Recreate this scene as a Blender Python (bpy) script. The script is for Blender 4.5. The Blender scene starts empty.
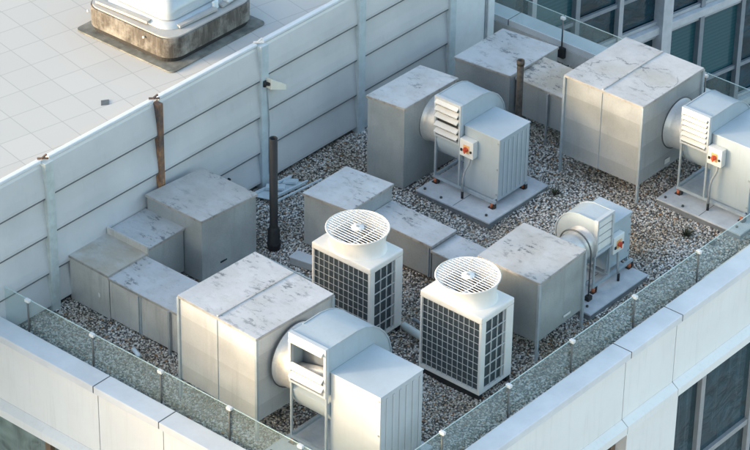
import bpy, bmesh, math, random
import numpy as np
from mathutils import Vector, Matrix
random.seed(7); rng = np.random.default_rng(11)
PI = math.pi
scn = bpy.context.scene
COL = scn.collection

# ------------------------------------------------------------------ materials
class NT:
    def __init__(s, name):
        s.m = bpy.data.materials.new(name); s.m.use_nodes = True
        s.t = s.m.node_tree; s.N = s.t.nodes; s.L = s.t.links
        s.b = s.N['Principled BSDF']; s.out = s.N['Material Output']
        s.pos = s.N.new('ShaderNodeNewGeometry').outputs['Position']
    def n(s, t, **k):
        x = s.N.new(t)
        for a, v in k.items(): setattr(x, a, v)
        return x
    def link(s, a, b): s.L.new(a, b)
    def coords(s, scale=(1, 1, 1), rot=0.0, loc=(0, 0, 0)):
        mp = s.n('ShaderNodeMapping'); mp.inputs['Scale'].default_value = scale
        mp.inputs['Rotation'].default_value = (0, 0, rot); mp.inputs['Location'].default_value = loc
        s.link(s.pos, mp.inputs['Vector']); return mp.outputs['Vector']
    def noise(s, scale, detail=4, rough=0.6, vec=None, dist=0.0):
        x = s.n('ShaderNodeTexNoise'); x.inputs['Scale'].default_value = scale
        x.inputs['Detail'].default_value = detail; x.inputs['Roughness'].default_value = rough
        x.inputs['Distortion'].default_value = dist
        s.link(vec if vec is not None else s.pos, x.inputs['Vector']); return x.outputs['Fac']
    def ramp(s, fac, stops, interp='LINEAR'):
        r = s.n('ShaderNodeValToRGB'); r.color_ramp.interpolation = interp
        e = r.color_ramp.elements
        while len(e) < len(stops): e.new(0.5)
        for i, (p, c) in enumerate(stops):
            e[i].position = p; e[i].color = (c, c, c, 1) if not isinstance(c, tuple) else (*c, 1)
        s.link(fac, r.inputs['Fac']); return r.outputs['Color']
    def mix(s, fac, a, b, mode='MIX'):
        x = s.n('ShaderNodeMix', data_type='RGBA', blend_type=mode)
        for v, i in ((fac, 0), (a, 6), (b, 7)):
            if isinstance(v, (int, float)): x.inputs[i].default_value = v
            elif isinstance(v, tuple): x.inputs[i].default_value = (*v, 1)
            else: s.link(v, x.inputs[i])
        return x.outputs[2]
    def math(s, op, a, b=None):
        x = s.n('ShaderNodeMath', operation=op)
        for v, i in ((a, 0), (b, 1)):
            if v is None: continue
            if isinstance(v, (int, float)): x.inputs[i].default_value = v
            else: s.link(v, x.inputs[i])
        return x.outputs[0]
    def bump(s, h, strength=0.3, dist=0.01):
        b = s.n('ShaderNodeBump'); b.inputs['Strength'].default_value = strength
        b.inputs['Distance'].default_value = dist
        s.link(h, b.inputs['Height']); s.link(b.outputs['Normal'], s.b.inputs['Normal'])
    def set(s, color=None, rough=None, metal=None, spec=None):
        for k, v in (('Base Color', color), ('Roughness', rough), ('Metallic', metal), ('Specular IOR Level', spec)):
            if v is None: continue
            if isinstance(v, tuple): s.b.inputs[k].default_value = (*v, 1)
            elif isinstance(v, (int, float)): s.b.inputs[k].default_value = v
            else: s.link(v, s.b.inputs[k])
        return s.m

def galv(name, base, dirt=(0.22, 0.215, 0.20), metal=0.45, rough=0.42, seed=0.0, streak=0.5, band=0.0):
    """weathered zinc sheet: faint spangle, rain streaks that run down, dull patches"""
    t = NT(name)
    v = t.coords((3.2, 3.2, 0.35), 0, (seed, seed * 2, 0))
    st = t.noise(2.2, 5, 0.65, v)
    big = t.noise(1.1, 3, 0.55, t.coords((1, 1, 1), 0, (seed * 3, 1, 2)))
    fine = t.noise(38, 3, 0.7)
    c = t.mix(t.ramp(big, [(0.3, 0.0), (0.72, 1.0)]), tuple(x * 0.80 for x in base), tuple(min(1, x * 1.10) for x in base))
    c = t.mix(t.math('MULTIPLY', t.ramp(st, [(0.52, 0.0), (0.78, 1.0)]), streak), c, dirt)
    c = t.mix(0.12, c, t.ramp(fine, [(0.3, 0.25), (0.7, 0.8)]), 'MIX')
    if band:
        w = t.n('ShaderNodeTexWave', wave_type='BANDS', bands_direction='Z', wave_profile='SAW')
        w.inputs['Scale'].default_value = 0.62; w.inputs['Distortion'].default_value = 0.25
        t.link(t.coords((1, 1, 1), 0, (0, 0, 0.3)), w.inputs['Vector'])
        c = t.mix(t.math('MULTIPLY', w.outputs['Fac'], band), c, tuple(x * 0.62 for x in base))
    t.bump(t.mix(0.08, t.noise(2.1, 2, 0.4, t.coords((1, 1, 1), 0, (seed, 7, 1))), fine), 0.5, 0.06)
    return t.set(c, t.ramp(big, [(0.2, rough - 0.08), (0.8, rough + 0.18)]), metal)

def topsheet(name, base=(0.58, 0.60, 0.615), seed=0.0, tan=0.0, smudge=0.85, rings=()):
    """flat lid of a duct box: dulled pale sheet with dark water marks and grime"""
    t = NT(name)
    v = t.coords((1, 1, 1), 0.4, (seed, seed * 1.7, 0))
    n1 = t.noise(1.7, 6, 0.62, v, 0.1)
    # n2: where dirty water stood; n3: broken smears drawn out along the slope; sp: grit
    n2 = t.noise(1.15, 3, 0.5, t.coords((1, 1, 1), 0, (seed * 2, 3, seed)))
    n3 = t.noise(4.2, 8, 0.78, t.coords((1.0, 2.0, 1), 0.5 + seed * .7, (seed, 1, 0)))
    n4 = t.noise(2.6, 5, 0.6, t.coords((1, 1, 1), 0, (seed * 5, seed, 0)))
    sp = t.noise(17, 6, 0.85, v)
    c = t.mix(t.ramp(n1, [(0.3, 0.0), (0.7, 1.0)]), tuple(x * 0.88 for x in base), tuple(min(1, x * 1.05) for x in base))
    c = t.mix(t.ramp(n4, [(0.45, 0.0), (0.72, 0.4)]), c, (0.40, 0.385, 0.35))
    if tan: c = t.mix(t.math('MULTIPLY', t.ramp(n1, [(0.42, 1.0), (0.62, 0.0)]), tan), c, (0.42, 0.33, 0.20))
    pool = t.ramp(n2, [(0.47, 0.0), (0.60, 1.0)])
    c = t.mix(t.math('MULTIPLY', pool, .16), c, (0.30, 0.30, 0.28))
    m = t.math('MULTIPLY', t.math('ADD', t.math('MULTIPLY', pool, .85), .15), t.ramp(n3, [(0.53, 0.0), (0.585, 1.0)]))
    c = t.mix(t.math('MULTIPLY', m, smudge), c, (0.12, 0.13, 0.14))
    c = t.mix(t.math('MULTIPLY', t.ramp(sp, [(0.60, 0.0), (0.66, 1.0)]), t.ramp(n4, [(0.42, 0.12), (0.58, 0.75)])), c, (0.15, 0.14, 0.13))
    gm = t.noise(60, 3, 0.7)
    c = t.mix(t.math('MULTIPLY', gm, .14), c, (0.2, 0.2, 0.2))
    if rings:     # dried puddle outlines
        for (cx, cy, r0, w) in rings:
            sb = t.n('ShaderNodeVectorMath', operation='SUBTRACT'); sb.inputs[1].default_value = (cx, cy, 0); t.link(t.coords((1, 1, 0)), sb.inputs[0])
            ln = t.n('ShaderNodeVectorMath', operation='LENGTH'); t.link(sb.outputs[0], ln.inputs[0])
            d = t.math('ADD', ln.outputs['Value'], t.math('MULTIPLY', t.noise(1.6, 5, 0.62), 1.1))
            e = t.math('ABSOLUTE', t.math('SUBTRACT', d, r0 + .55))
            c = t.mix(t.math('MULTIPLY', t.ramp(e, [(0.0, 1.0), (w, 0.0)]), t.ramp(n4, [(0.42, 0.05), (0.58, 0.85)])), c, (0.12, 0.125, 0.13))
            ins = t.ramp(t.math('SUBTRACT', r0 + .55, d), [(0.0, 0.0), (0.15, 0.30), (0.45, 0.55)])
            c = t.mix(ins, c, (0.42, 0.41, 0.36))
    t.bump(n1, 0.15, 0.03)
    return t.set(c, 0.5, 0.12)

def plain(name, c, rough=0.5, metal=0.0, var=0.12, scale=5, spec=None):
    t = NT(name)
    n = t.noise(scale, 5, 0.6)
    col = t.mix(t.ramp(n, [(0.3, 0.0), (0.7, 1.0)]), tuple(x * (1 - var) for x in c), tuple(min(1, x * (1 + var)) for x in c))
    return t.set(col, rough, metal, spec)

def painted(name, c, grime=(0.30, 0.29, 0.27), amt=0.35, rough=0.38):
    """light machine paint with rain streaks"""
    t = NT(name)
    st = t.noise(2.4, 6, 0.7, t.coords((5, 5, 0.5)))
    pa = t.noise(1.6, 4, 0.6)
    col = t.mix(t.ramp(pa, [(0.3, 0.0), (0.7, 1.0)]), tuple(x * 0.88 for x in c), c)
    col = t.mix(t.math('MULTIPLY', t.ramp(st, [(0.5, 0.0), (0.8, 1.0)]), amt), col, grime)
    t.bump(pa, 0.05, 0.02)
    return t.set(col, rough, 0.0)

M = {}
M['galv_bright'] = galv('galvanised_bright', (0.66, 0.665, 0.66), seed=1.0, streak=0.25, band=0.35, metal=0.3)
M['galv'] = galv('galvanised_grey', (0.44, 0.475, 0.48), seed=3.0, streak=0.35)
M['galv_warm'] = galv('galvanised_pale_duct', (0.70, 0.69, 0.66), seed=5.0, streak=0.45)
M['galv_dark'] = galv('galvanised_dull', (0.35, 0.385, 0.40), seed=9.0, streak=0.4)
M['galv_band'] = galv('galvanised_banded', (0.50, 0.525, 0.53), seed=14.0, streak=0.4, band=0.4)
M['top'] = topsheet('duct_lid_a', seed=2.1)
M['top_b'] = topsheet('duct_lid_b', (0.57, 0.58, 0.60), seed=8.4)
M['top_c'] = topsheet('duct_lid_c', (0.55, 0.57, 0.59), seed=5.5, smudge=1.0)
M['top_tan'] = topsheet('duct_lid_stained', (0.56, 0.55, 0.52), seed=12.3, tan=0.5)
M['edge'] = galv('lid_edge', (0.46, 0.44, 0.41), (0.16, 0.11, 0.07), seed=22.0, streak=0.9)
M['top_ring'] = topsheet('duct_lid_ringed', (0.56, 0.57, 0.58), seed=31.0, smudge=.5, rings=((2.05, 4.65, .42, .03), (2.75, 4.9, .36, .03)))
M['top_speck'] = topsheet('duct_lid_speckled', (0.55, 0.55, 0.55), seed=17.2, smudge=1.0, tan=0.15)
M['angle'] = plain('angle_steel', (0.40, 0.46, 0.50), 0.45, 0.3)
M['flange'] = painted('skylight_flange', (0.42, 0.42, 0.41), amt=.6)
M['fan_paint'] = painted('fan_paint', (0.40, 0.47, 0.52))
M['fan_paint_pale'] = painted('fan_paint_pale', (0.50, 0.54, 0.57), amt=0.2)
M['rim'] = painted('fan_rim', (0.38, 0.44, 0.48))
M['fan_top'] = painted('fan_paint_top', (0.45, 0.52, 0.57), amt=0.12)
M['collar'] = galv('spiral_collar', (0.70, 0.69, 0.67), seed=4.0, metal=0.45, rough=0.38, streak=0.25)
M['collar_band'] = plain('collar_band', (0.12, 0.12, 0.13), 0.5, 0.4)
M['white'] = painted('louvre_white', (0.74, 0.74, 0.72), amt=0.2)
M['ac_white'] = painted('condenser_paint', (0.80, 0.79, 0.76), (0.6, 0.56, 0.48), 0.22)
M['coil'] = plain('coil_fins', (0.075, 0.095, 0.105), 0.6, 0.2, .3, 60)
M['inner'] = plain('outlet_inner', (0.13, 0.15, 0.17), 0.6)
M['grille'] = plain('grille_wire', (0.50, 0.52, 0.52), 0.5)
M['black'] = plain('black_pipe', (0.016, 0.017, 0.019), 0.65)
M['rust_pipe'] = plain('weathered_pipe', (0.065, 0.055, 0.045), 0.7, var=0.5, scale=12)
M['dark'] = plain('dark_inside', (0.025, 0.027, 0.03), 0.7)
M['rubber'] = plain('rubber', (0.03, 0.03, 0.03), 0.8)
M['spring'] = plain('orange_mount', (0.55, 0.16, 0.07), 0.6, var=0.3, scale=30)
M['switch'] = plain('switch_box', (0.70, 0.71, 0.70), 0.4, var=0.05)
M['red'] = plain('red_knob', (0.62, 0.08, 0.03), 0.4, var=0.05)
M['yellow'] = plain('yellow_plate', (0.75, 0.42, 0.16), 0.5, var=0.1)
M['conduit'] = plain('grey_conduit', (0.30, 0.33, 0.35), 0.5)
M['concrete'] = None
t = NT('pad_concrete'); a = t.noise(3, 6, 0.65); b = t.noise(30, 4, 0.7)
c = t.mix(t.ramp(a, [(0.3, 0.0), (0.7, 1.0)]), (0.42, 0.45, 0.48), (0.60, 0.63, 0.66))
c = t.mix(t.ramp(b, [(0.6, 0.0), (0.75, 0.5)]), c, (0.2, 0.2, 0.2)); t.bump(b, 0.25, 0.006)
M['concrete'] = t.set(c, 0.85)
t = NT('pad_flashing'); a = t.noise(5, 6, 0.7)
M['flash'] = t.set(t.mix(a, (0.07, 0.085, 0.10), (0.30, 0.32, 0.34)), 0.6, 0.1)

# cladding and coping of this building
t = NT('facade_cladding'); a = t.noise(0.9, 5, 0.6); b = t.noise(2.0, 5, 0.7, t.coords((6, 6, 0.4)))
c = t.mix(t.ramp(a, [(0.3, 0.0), (0.7, 1.0)]), (0.82, 0.81, 0.785), (0.88, 0.875, 0.86))
c = t.mix(t.math('MULTIPLY', t.ramp(b, [(0.52, 0.0), (0.80, 1.0)]), 0.28), c, (0.55, 0.53, 0.49))
M['clad'] = t.set(c, 0.5, 0.0)
t = NT('coping_sheet'); a = t.noise(1.3, 5, 0.65); b = t.noise(6, 6, 0.75)
c = t.mix(t.ramp(a, [(0.3, 0.0), (0.7, 1.0)]), (0.66, 0.67, 0.69), (0.80, 0.81, 0.83))
c = t.mix(t.math('MULTIPLY', t.ramp(b, [(0.6, 0.0), (0.8, 1.0)]), 0.35), c, (0.45, 0.44, 0.42))
M['coping'] = t.set(c, 0.45, 0.05)
t = NT('parapet_inner_face'); a = t.noise(1.5, 6, 0.7, t.coords((1, 1, 0.4)))
M['parapet'] = t.set(t.mix(t.ramp(a, [(0.35, 0.0), (0.7, 1.0)]), (0.45, 0.44, 0.42), (0.68, 0.67, 0.65)), 0.7)
M['joint'] = plain('joint_seal', (0.06, 0.06, 0.06), 0.8)
M['frame'] = plain('window_frame', (0.36, 0.37, 0.38), 0.4, 0.2, 0.08)
M['rod'] = plain('dark_rod', (0.13, 0.14, 0.145), 0.4, 0.4)
M['frame_brown'] = plain('window_frame_bronze', (0.22, 0.15, 0.09), 0.4, 0.3)

# noise barrier sheet: pale blue grey with soft weather
t = NT('barrier_sheet'); a = t.noise(0.8, 4, 0.55); b = t.noise(2.0, 6, 0.7, t.coords((3, 3, 0.8)))
c = t.mix(t.ramp(a, [(0.3, 0.0), (0.7, 1.0)]), (0.53, 0.55, 0.565), (0.63, 0.64, 0.645))
c = t.mix(t.math('MULTIPLY', t.ramp(b, [(0.56, 0.0), (0.85, 1.0)]), 0.25), c, (0.32, 0.33, 0.33))
M['barrier'] = t.set(c, 0.42, 0.15)
M['joint_shadow'] = plain('joint_shadow_grey', (0.16, 0.17, 0.175), 0.8)  # dark tone for the shadow lines drawn between barrier boards
M['barrier_cap'] = plain('barrier_cap', (0.68, 0.72, 0.75), 0.4, 0.1, 0.05)
M['post'] = plain('barrier_post', (0.50, 0.58, 0.62), 0.45, 0.15, 0.1)
M['post_pale'] = plain('barrier_post_pale', (0.48, 0.54, 0.54), 0.5, 0.1, 0.15)
t = NT('rusty_post'); a = t.noise(3.5, 6, 0.75, t.coords((2, 2, 1.2), 0, (0, 0, 4))); 
sz_ = t.n('ShaderNodeSeparateXYZ'); t.link(t.pos, sz_.inputs[0])
a = t.math('ADD', t.math('MULTIPLY', a, .6), t.ramp(t.math('DIVIDE', sz_.outputs[2], 3.2), [(0.25, 0.32), (0.75, 0.12)]))
M['rust'] = t.set(t.ramp(a, [(0.35, (0.07, 0.06, 0.06)), (0.5, (0.22, 0.12, 0.07)), (0.62, (0.50, 0.30, 0.15))]), 0.75)

# tiled roof of the neighbour
t = NT('roof_pavers')
mp = t.coords((1, 1, 1), 0, (0, 0, 0))
sep = t.n('ShaderNodeVectorRotate', rotation_type='Z_AXIS'); sep.inputs['Angle'].default_value = math.radians(11.2)
sub = t.n('ShaderNodeVectorMath', operation='SUBTRACT'); sub.inputs[1].default_value = (-5.78, -2.87, 0)
t.link(t.pos, sub.inputs[0]); t.link(sub.outputs[0], sep.inputs['Vector'])
xyz = t.n('ShaderNodeSeparateXYZ'); t.link(sep.outputs[0], xyz.inputs[0])
def gl(o, p):
    f = t.math('DIVIDE', o, p); fr = t.math('FRACT', f)
    d = t.math('ABSOLUTE', t.math('SUBTRACT', fr, 0.5))
    return t.math('MULTIPLY', t.math('SUBTRACT', 0.5, d), p), t.math('FLOOR', f)
gx, ix = gl(xyz.outputs[0], 0.683); gy, iy = gl(xyz.outputs[1], 0.66)
g = t.math('MINIMUM', gx, gy)
line = t.ramp(g, [(0.004, 1.0), (0.012, 0.0)])
cmb = t.n('ShaderNodeCombineXYZ'); t.link(ix, cmb.inputs[0]); t.link(iy, cmb.inputs[1])
wn = t.n('ShaderNodeTexWhiteNoise', noise_dimensions='2D'); t.link(cmb.outputs[0], wn.inputs['Vector'])
a = t.noise(0.7, 5, 0.6); b = t.noise(12, 5, 0.7)
c = t.mix(wn.outputs['Value'], (0.47, 0.475, 0.465), (0.50, 0.502, 0.49))
c = t.mix(t.ramp(a, [(0.4, 0.0), (0.75, 0.45)]), c, (0.50, 0.50, 0.48))
c = t.mix(t.math('MULTIPLY', b, 0.15), c, (0.4, 0.4, 0.38))
c = t.mix(t.math('MULTIPLY', line, 0.6), c, (0.27, 0.28, 0.28))
M['pavers'] = t.set(c, 0.7)
t = NT('skylight_kerb'); a = t.noise(2.2, 7, 0.75, t.coords((5, 5, 0.7))); b = t.noise(1.6, 6, 0.7)
c = t.ramp(a, [(0.3, (0.04, 0.037, 0.033)), (0.48, (0.085, 0.077, 0.068)), (0.66, (0.165, 0.152, 0.138))])
M['kerb'] = t.set(t.mix(t.ramp(b, [(0.45, 0.0), (0.7, 0.8)]), c, (0.36, 0.36, 0.34)), 0.8)
M['kerb_base'] = plain('skylight_apron', (0.16, 0.165, 0.15), 0.7, var=0.5, scale=4)
t = NT('skylight_acrylic'); t.b.inputs['Coat Weight'].default_value = 0.6
M['acrylic'] = t.set(t.mix(t.noise(1.5, 4, 0.6), (0.30, 0.36, 0.41), (0.55, 0.60, 0.63)), 0.12)

# glass
def railing_glass():
    t = NT('railing_glass')
    tr = t.n('ShaderNodeBsdfTransparent'); tr.inputs['Color'].default_value = (0.92, 0.96, 0.955, 1)
    df = t.n('ShaderNodeBsdfDiffuse')
    df.inputs['Color'].default_value = (0.50, 0.62, 0.61, 1)
    gs = t.n('ShaderNodeBsdfGlossy'); gs.inputs['Roughness'].default_value = 0.03
    m1 = t.n('ShaderNodeMixShader'); m2 = t.n('ShaderNodeMixShader')
    t.link(t.math('ADD', t.math('MULTIPLY', t.noise(1.2, 5, 0.7), 0.08), 0.055), m1.inputs[0])
    t.link(tr.outputs[0], m1.inputs[1]); t.link(df.outputs[0], m1.inputs[2])
    lw = t.n('ShaderNodeLayerWeight'); lw.inputs['Blend'].default_value = 0.25
    t.link(t.math('ADD', t.math('MULTIPLY', lw.outputs['Facing'], 0.12), 0.02), m2.inputs[0]); t.link(m1.outputs[0], m2.inputs[1]); t.link(gs.outputs[0], m2.inputs[2])
    t.link(m2.outputs[0], t.out.inputs['Surface'])
    return t.m
M['glass'] = railing_glass()
M['glass_edge'] = plain('glass_edge', (0.45, 0.58, 0.57), 0.2)
def window_glass(name, base, wav=0.6, stripes=None):
    t = NT(name)
    a = t.noise(1.3, 3, 0.5, t.coords((1, 1, 1.6)), 1.4)
    col = t.mix(t.ramp(a, [(0.35, 0.0), (0.65, 1.0)]), tuple(x * 0.55 for x in base), tuple(x * 1.5 for x in base))
    if stripes:
        s = t.noise(2.0, 3, 0.6, t.coords((9, 9, 0.12)))
        col = t.mix(t.math('MULTIPLY', t.ramp(s, [(0.52, 0.0), (0.68, 1.0)]), stripes), col, (0.20, 0.26, 0.28))
    t.bump(a, wav, 0.05)
    return t.set(col, 0.06, 0.0, 0.8)
M['win_dark'] = window_glass('window_dark', (0.008, 0.036, 0.048), 0.3, 0.16)
M['win_far'] = window_glass('tower_window_dark', (0.006, 0.036, 0.052), 0.15)
M['win_green'] = window_glass('window_green', (0.16, 0.21, 0.19), 0.1, 0.6)
t = NT('tower_blind'); w = t.n('ShaderNodeTexWave', wave_type='BANDS', bands_direction='Z')
w.inputs['Scale'].default_value = 3.2; w.inputs['Distortion'].default_value = 0.4; t.link(t.pos, w.inputs['Vector'])
M['win_blind'] = t.set(t.mix(t.math('MULTIPLY', w.outputs['Fac'], 0.55), (0.02, 0.085, 0.105), (0.04, 0.13, 0.155)), 0.15, 0.0, 0.7)
M['tower_white'] = plain('tower_panel', (0.50, 0.53, 0.57), 0.5, 0.0, 0.1)
M['tower_frame'] = plain('tower_frame', (0.24, 0.28, 0.32), 0.4, 0.2, 0.1)
M['tower_frame_pale'] = plain('tower_frame_pale', (0.42, 0.46, 0.50), 0.4, 0.2, 0.1)

# gravel
t = NT('gravel_pebble')
g_ = t.N.new('ShaderNodeNewGeometry')
rnd = g_.outputs['Random Per Island']
c = t.ramp(rnd, [(0.0, (0.08, 0.075, 0.068)), (0.11, (0.21, 0.20, 0.18)), (0.28, (0.40, 0.375, 0.33)), (0.47, (0.57, 0.545, 0.50)), (0.66, (0.74, 0.725, 0.70)), (0.90, (0.85, 0.85, 0.84)), (0.93, (0.62, 0.60, 0.57)), (0.96, (0.50, 0.33, 0.20)), (1.0, (0.34, 0.19, 0.10))])
pa = t.noise(0.55, 4, 0.6)
c = t.mix(t.ramp(pa, [(0.42, 0.0), (0.66, 0.8)]), c, t.mix(1.0, c, (0.70, 0.57, 0.42), 'MULTIPLY'))
M['pebble'] = t.set(c, 0.8)
t = NT('gravel_bed'); v = t.n('ShaderNodeTexVoronoi'); v.inputs['Scale'].default_value = 26; t.link(t.pos, v.inputs['Vector'])
M['bed'] = t.set(t.mix(v.outputs['Distance'], (0.12, 0.112, 0.10), (0.34, 0.32, 0.29)), 0.9)
t = NT('city_ground'); a = t.noise(0.05, 6, 0.6)
M['ground'] = t.set(t.mix(t.ramp(a, [(0.4, 0.0), (0.6, 1.0)]), (0.26, 0.255, 0.245), (0.48, 0.47, 0.45)), 0.9)
M['membrane'] = plain('roof_membrane', (0.10, 0.10, 0.10), 0.9)
M['plant'] = plain('dry_weed', (0.05, 0.055, 0.03), 0.9, var=0.4, scale=30)
M['plastic'] = plain('white_plastic', (0.62, 0.70, 0.74), 0.35, var=0.1)
M['pale_pipe'] = plain('pale_pipe', (0.62, 0.68, 0.66), 0.4, var=0.06)
M['lamp_case'] = plain('lamp_case', (0.78, 0.74, 0.64), 0.4, var=0.05)

# ------------------------------------------------------------------ object helpers
def thing(name, label, cat, loc=(0, 0, 0), group=None):
    o = bpy.data.objects.new(name, None); COL.objects.link(o); o.location = loc
    o.empty_display_size = 0.2
    o['label'] = label; o['category'] = cat
    if group: o['group'] = group
    bpy.context.view_layer.update()
    return o
class MB:
    """collects shapes given in world coordinates; build() links ONE mesh"""
    def __init__(s): s.bm = bmesh.new()
    def quadprism(s, base, z0, z1, bev=0.0, tops=None):
        """base: 4 xy points (ccw); tops: optional z per corner"""
        bm = s.bm
        lo = [bm.verts.new((p[0], p[1], z0)) for p in base]
        hi = [bm.verts.new((p[0], p[1], (tops[i] if tops else z1))) for i, p in enumerate(base)]
        n = len(base)
        fs = [bm.faces.new(lo[::-1]), bm.faces.new(hi)]
        for i in range(n): fs.append(bm.faces.new((lo[i], lo[(i + 1) % n], hi[(i + 1) % n], hi[i])))
        if bev:
            es = list({e for f in fs for e in f.edges})
            bmesh.ops.bevel(bm, geom=es, offset=bev, segments=2, affect='EDGES', profile=0.6)
        return s
    def box(s, x0, x1, y0, y1, z0, z1, bev=0.0):
        return s.quadprism([(x0, y0), (x1, y0), (x1, y1), (x0, y1)], z0, z1, bev)
    def bar(s, a, b, w, h=None, up=(0, 0, 1)):
        h = h or w; a = Vector(a); b = Vector(b); d = (b - a).normalized(); u = Vector(up)
        if abs(d.dot(u)) > 0.95: u = Vector((1, 0, 0))
        r = d.cross(u).normalized(); u = r.cross(d)
        vs = []
        for p in (a, b):
            for i, j in ((-1, -1), (1, -1), (1, 1), (-1, 1)):
                vs.append(s.bm.verts.new(p + r * (i * w / 2) + u * (j * h / 2)))
        for f in ((3, 2, 1, 0), (4, 5, 6, 7), (0, 1, 5, 4), (1, 2, 6, 5), (2, 3, 7, 6), (3, 0, 4, 7)):
            s.bm.faces.new([vs[i] for i in f])
        return s
    def tube(s, pts, r, n=14, caps=True):
        pts = [Vector(p) for p in pts]; rings = []
        rr = r if isinstance(r, (list, tuple)) else [r] * len(pts)
        prev = None
        for i, p in enumerate(pts):
            d = (pts[min(i + 1, len(pts) - 1)] - pts[max(i - 1, 0)]).normalized()
            u = prev if prev is not None else (Vector((0, 0, 1)) if abs(d.z) < 0.9 else Vector((1, 0, 0)))
            a = d.cross(u).normalized(); u = a.cross(d); prev = u
            rings.append([s.bm.verts.new(p + (a * math.cos(2 * PI * k / n) + u * math.sin(2 * PI * k / n)) * rr[i]) for k in range(n)])
        for i in range(len(rings) - 1):
            for k in range(n):
                f = s.bm.faces.new((rings[i][k], rings[i][(k + 1) % n], rings[i + 1][(k + 1) % n], rings[i + 1][k])); f.smooth = True
        if caps:
            s.bm.faces.new(rings[0][::-1]); s.bm.faces.new(rings[-1])
        return s
    def lathe(s, prof, c, axis='z', n=48):
        """prof: (r, h) pairs about an axis through c"""
        rings = []
        for r, h in prof:
            ring = []
            for k in range(n):
                a = 2 * PI * k / n; x, y = r * math.cos(a), r * math.sin(a)
                p = {'z': (x, y, h), 'x': (h, x, y), 'y': (y, h, x)}[axis]
                ring.append(s.bm.verts.new(Vector(c) + Vector(p)))
            rings.append(ring)
        for i in range(len(rings) - 1):
            for k in range(n):
                f = s.bm.faces.new((rings[i][k], rings[i][(k + 1) % n], rings[i + 1][(k + 1) % n], rings[i + 1][k])); f.smooth = True
        return s
    def poly(s, pts, d):
        """flat outline pushed along vector d"""
        d = Vector(d); a = [s.bm.verts.new(p) for p in pts]; b = [s.bm.verts.new(Vector(p) + d) for p in pts]; n = len(a)
        s.bm.faces.new(a); s.bm.faces.new(b[::-1])
        for i in range(n): s.bm.faces.new((a[i], b[i], b[(i + 1) % n], a[(i + 1) % n]))
        return s
    def build(s, name, mat, parent=None, label=None, cat=None, group=None, kind=None, xf=None):
        if xf is not None: s.bm.transform(xf)
        bmesh.ops.recalc_face_normals(s.bm, faces=s.bm.faces)
        root = parent
        while root is not None and root.parent: root = root.parent
        me = bpy.data.meshes.new(name)
        if root is not None: s.bm.transform(Matrix.Translation(-root.location))
        s.bm.to_mesh(me); s.bm.free(); me.materials.append(mat)
        o = bpy.data.objects.new(name, me); COL.objects.link(o)
        if parent is not None: o.parent = parent
        for k, v in (('label', label), ('category', cat), ('group', group), ('kind', kind)):
            if v: o[k] = v
        return o
def smooth_by_angle(o, deg=40):
    for p in o.data.polygons: p.use_smooth = True
    es = o.data
    bm = bmesh.new(); bm.from_mesh(es)
    for e in bm.edges:
        if len(e.link_faces) == 2 and e.calc_face_angle(0) > math.radians(deg): e.smooth = False
    bm.to_mesh(es); bm.free()

# ------------------------------------------------------------------ ground far below, roof bed and gravel
MB().box(-700, 700, -700, 700, -40.5, -40).build('ground', M['ground'], kind='structure')
MB().box(-3.9, 6.1, -7.3, 7.3, -0.30, -0.012).build('roof_surface', M['bed'], kind='structure')
def gravel():
    px, py = [], []
    s = 0.0300
    xs = np.arange(-2.52, 6.04, s); ys = np.arange(-7.2, 7.2, s)
    X, Y = np.meshgrid(xs, ys); X = X.ravel() + rng.uniform(-.017, .017, X.size); Y = Y.ravel() + rng.uniform(-.017, .017, Y.size)
    keep = rng.uniform(0, 1, X.size) > .10 + .30 * np.clip(np.sin(X * 1.9 + 2 * np.sin(Y * .9)) * np.sin(Y * 1.4 + X), 0, 1)
    X, Y = X[keep], Y[keep]
    n = X.size
    cube = np.array([(-1, -1, -.6), (1, -1, -.6), (1, 1, -.6), (-1, 1, -.6), (-.62, -.62, .7), (.62, -.62, .7), (.62, .62, .7), (-.62, .62, .7)], float)
    V = np.repeat(cube[None], n, 0) + rng.uniform(-.28, .28, (n, 8, 3))
    sz = rng.uniform(.0085, .0225, (n, 1, 1)) * rng.uniform(.75, 1.3, (n, 1, 3)); sz[:, :, 2] *= .6
    V *= sz
    # random tilt and spin
    a = rng.uniform(0, 2 * PI, n); tl = rng.uniform(-.35, .35, n)
    ct, st = np.cos(tl)[:, None], np.sin(tl)[:, None]
    y, z = V[:, :, 1] * ct - V[:, :, 2] * st, V[:, :, 1] * st + V[:, :, 2] * ct
    ca, sa = np.cos(a)[:, None], np.sin(a)[:, None]
    x2, y2 = V[:, :, 0] * ca - y * sa, V[:, :, 0] * sa + y * ca
    lump = .018 * np.sin(X * 2.3 + 1) * np.sin(Y * 1.7) + .010 * np.sin(X * 6.1) * np.cos(Y * 5.3)
    P = np.stack([x2 + X[:, None], y2 + Y[:, None], z + (rng.uniform(0, .014, n) + .010 + lump)[:, None]], -1)
    F = np.array([(3, 2, 1, 0), (4, 5, 6, 7), (0, 1, 5, 4), (1, 2, 6, 5), (2, 3, 7, 6), (3, 0, 4, 7)])
    FF = (F[None] + (np.arange(n) * 8)[:, None, None]).reshape(-1)
    me = bpy.data.meshes.new('gravel'); nf = n * 6
    me.vertices.add(n * 8); me.vertices.foreach_set('co', P.reshape(-1))
    me.loops.add(nf * 4); me.loops.foreach_set('vertex_index', FF)
    me.polygons.add(nf); me.polygons.foreach_set('loop_start', np.arange(nf) * 4); me.polygons.foreach_set('loop_total', np.full(nf, 4))
    me.update(); me.validate(); me.materials.append(M['pebble'])
    o = bpy.data.objects.new('gravel', me); COL.objects.link(o)
    o['label'] = 'loose mixed grey and tan gravel covering the machinery roof'; o['category'] = 'gravel'; o['kind'] = 'stuff'
gravel()

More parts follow.
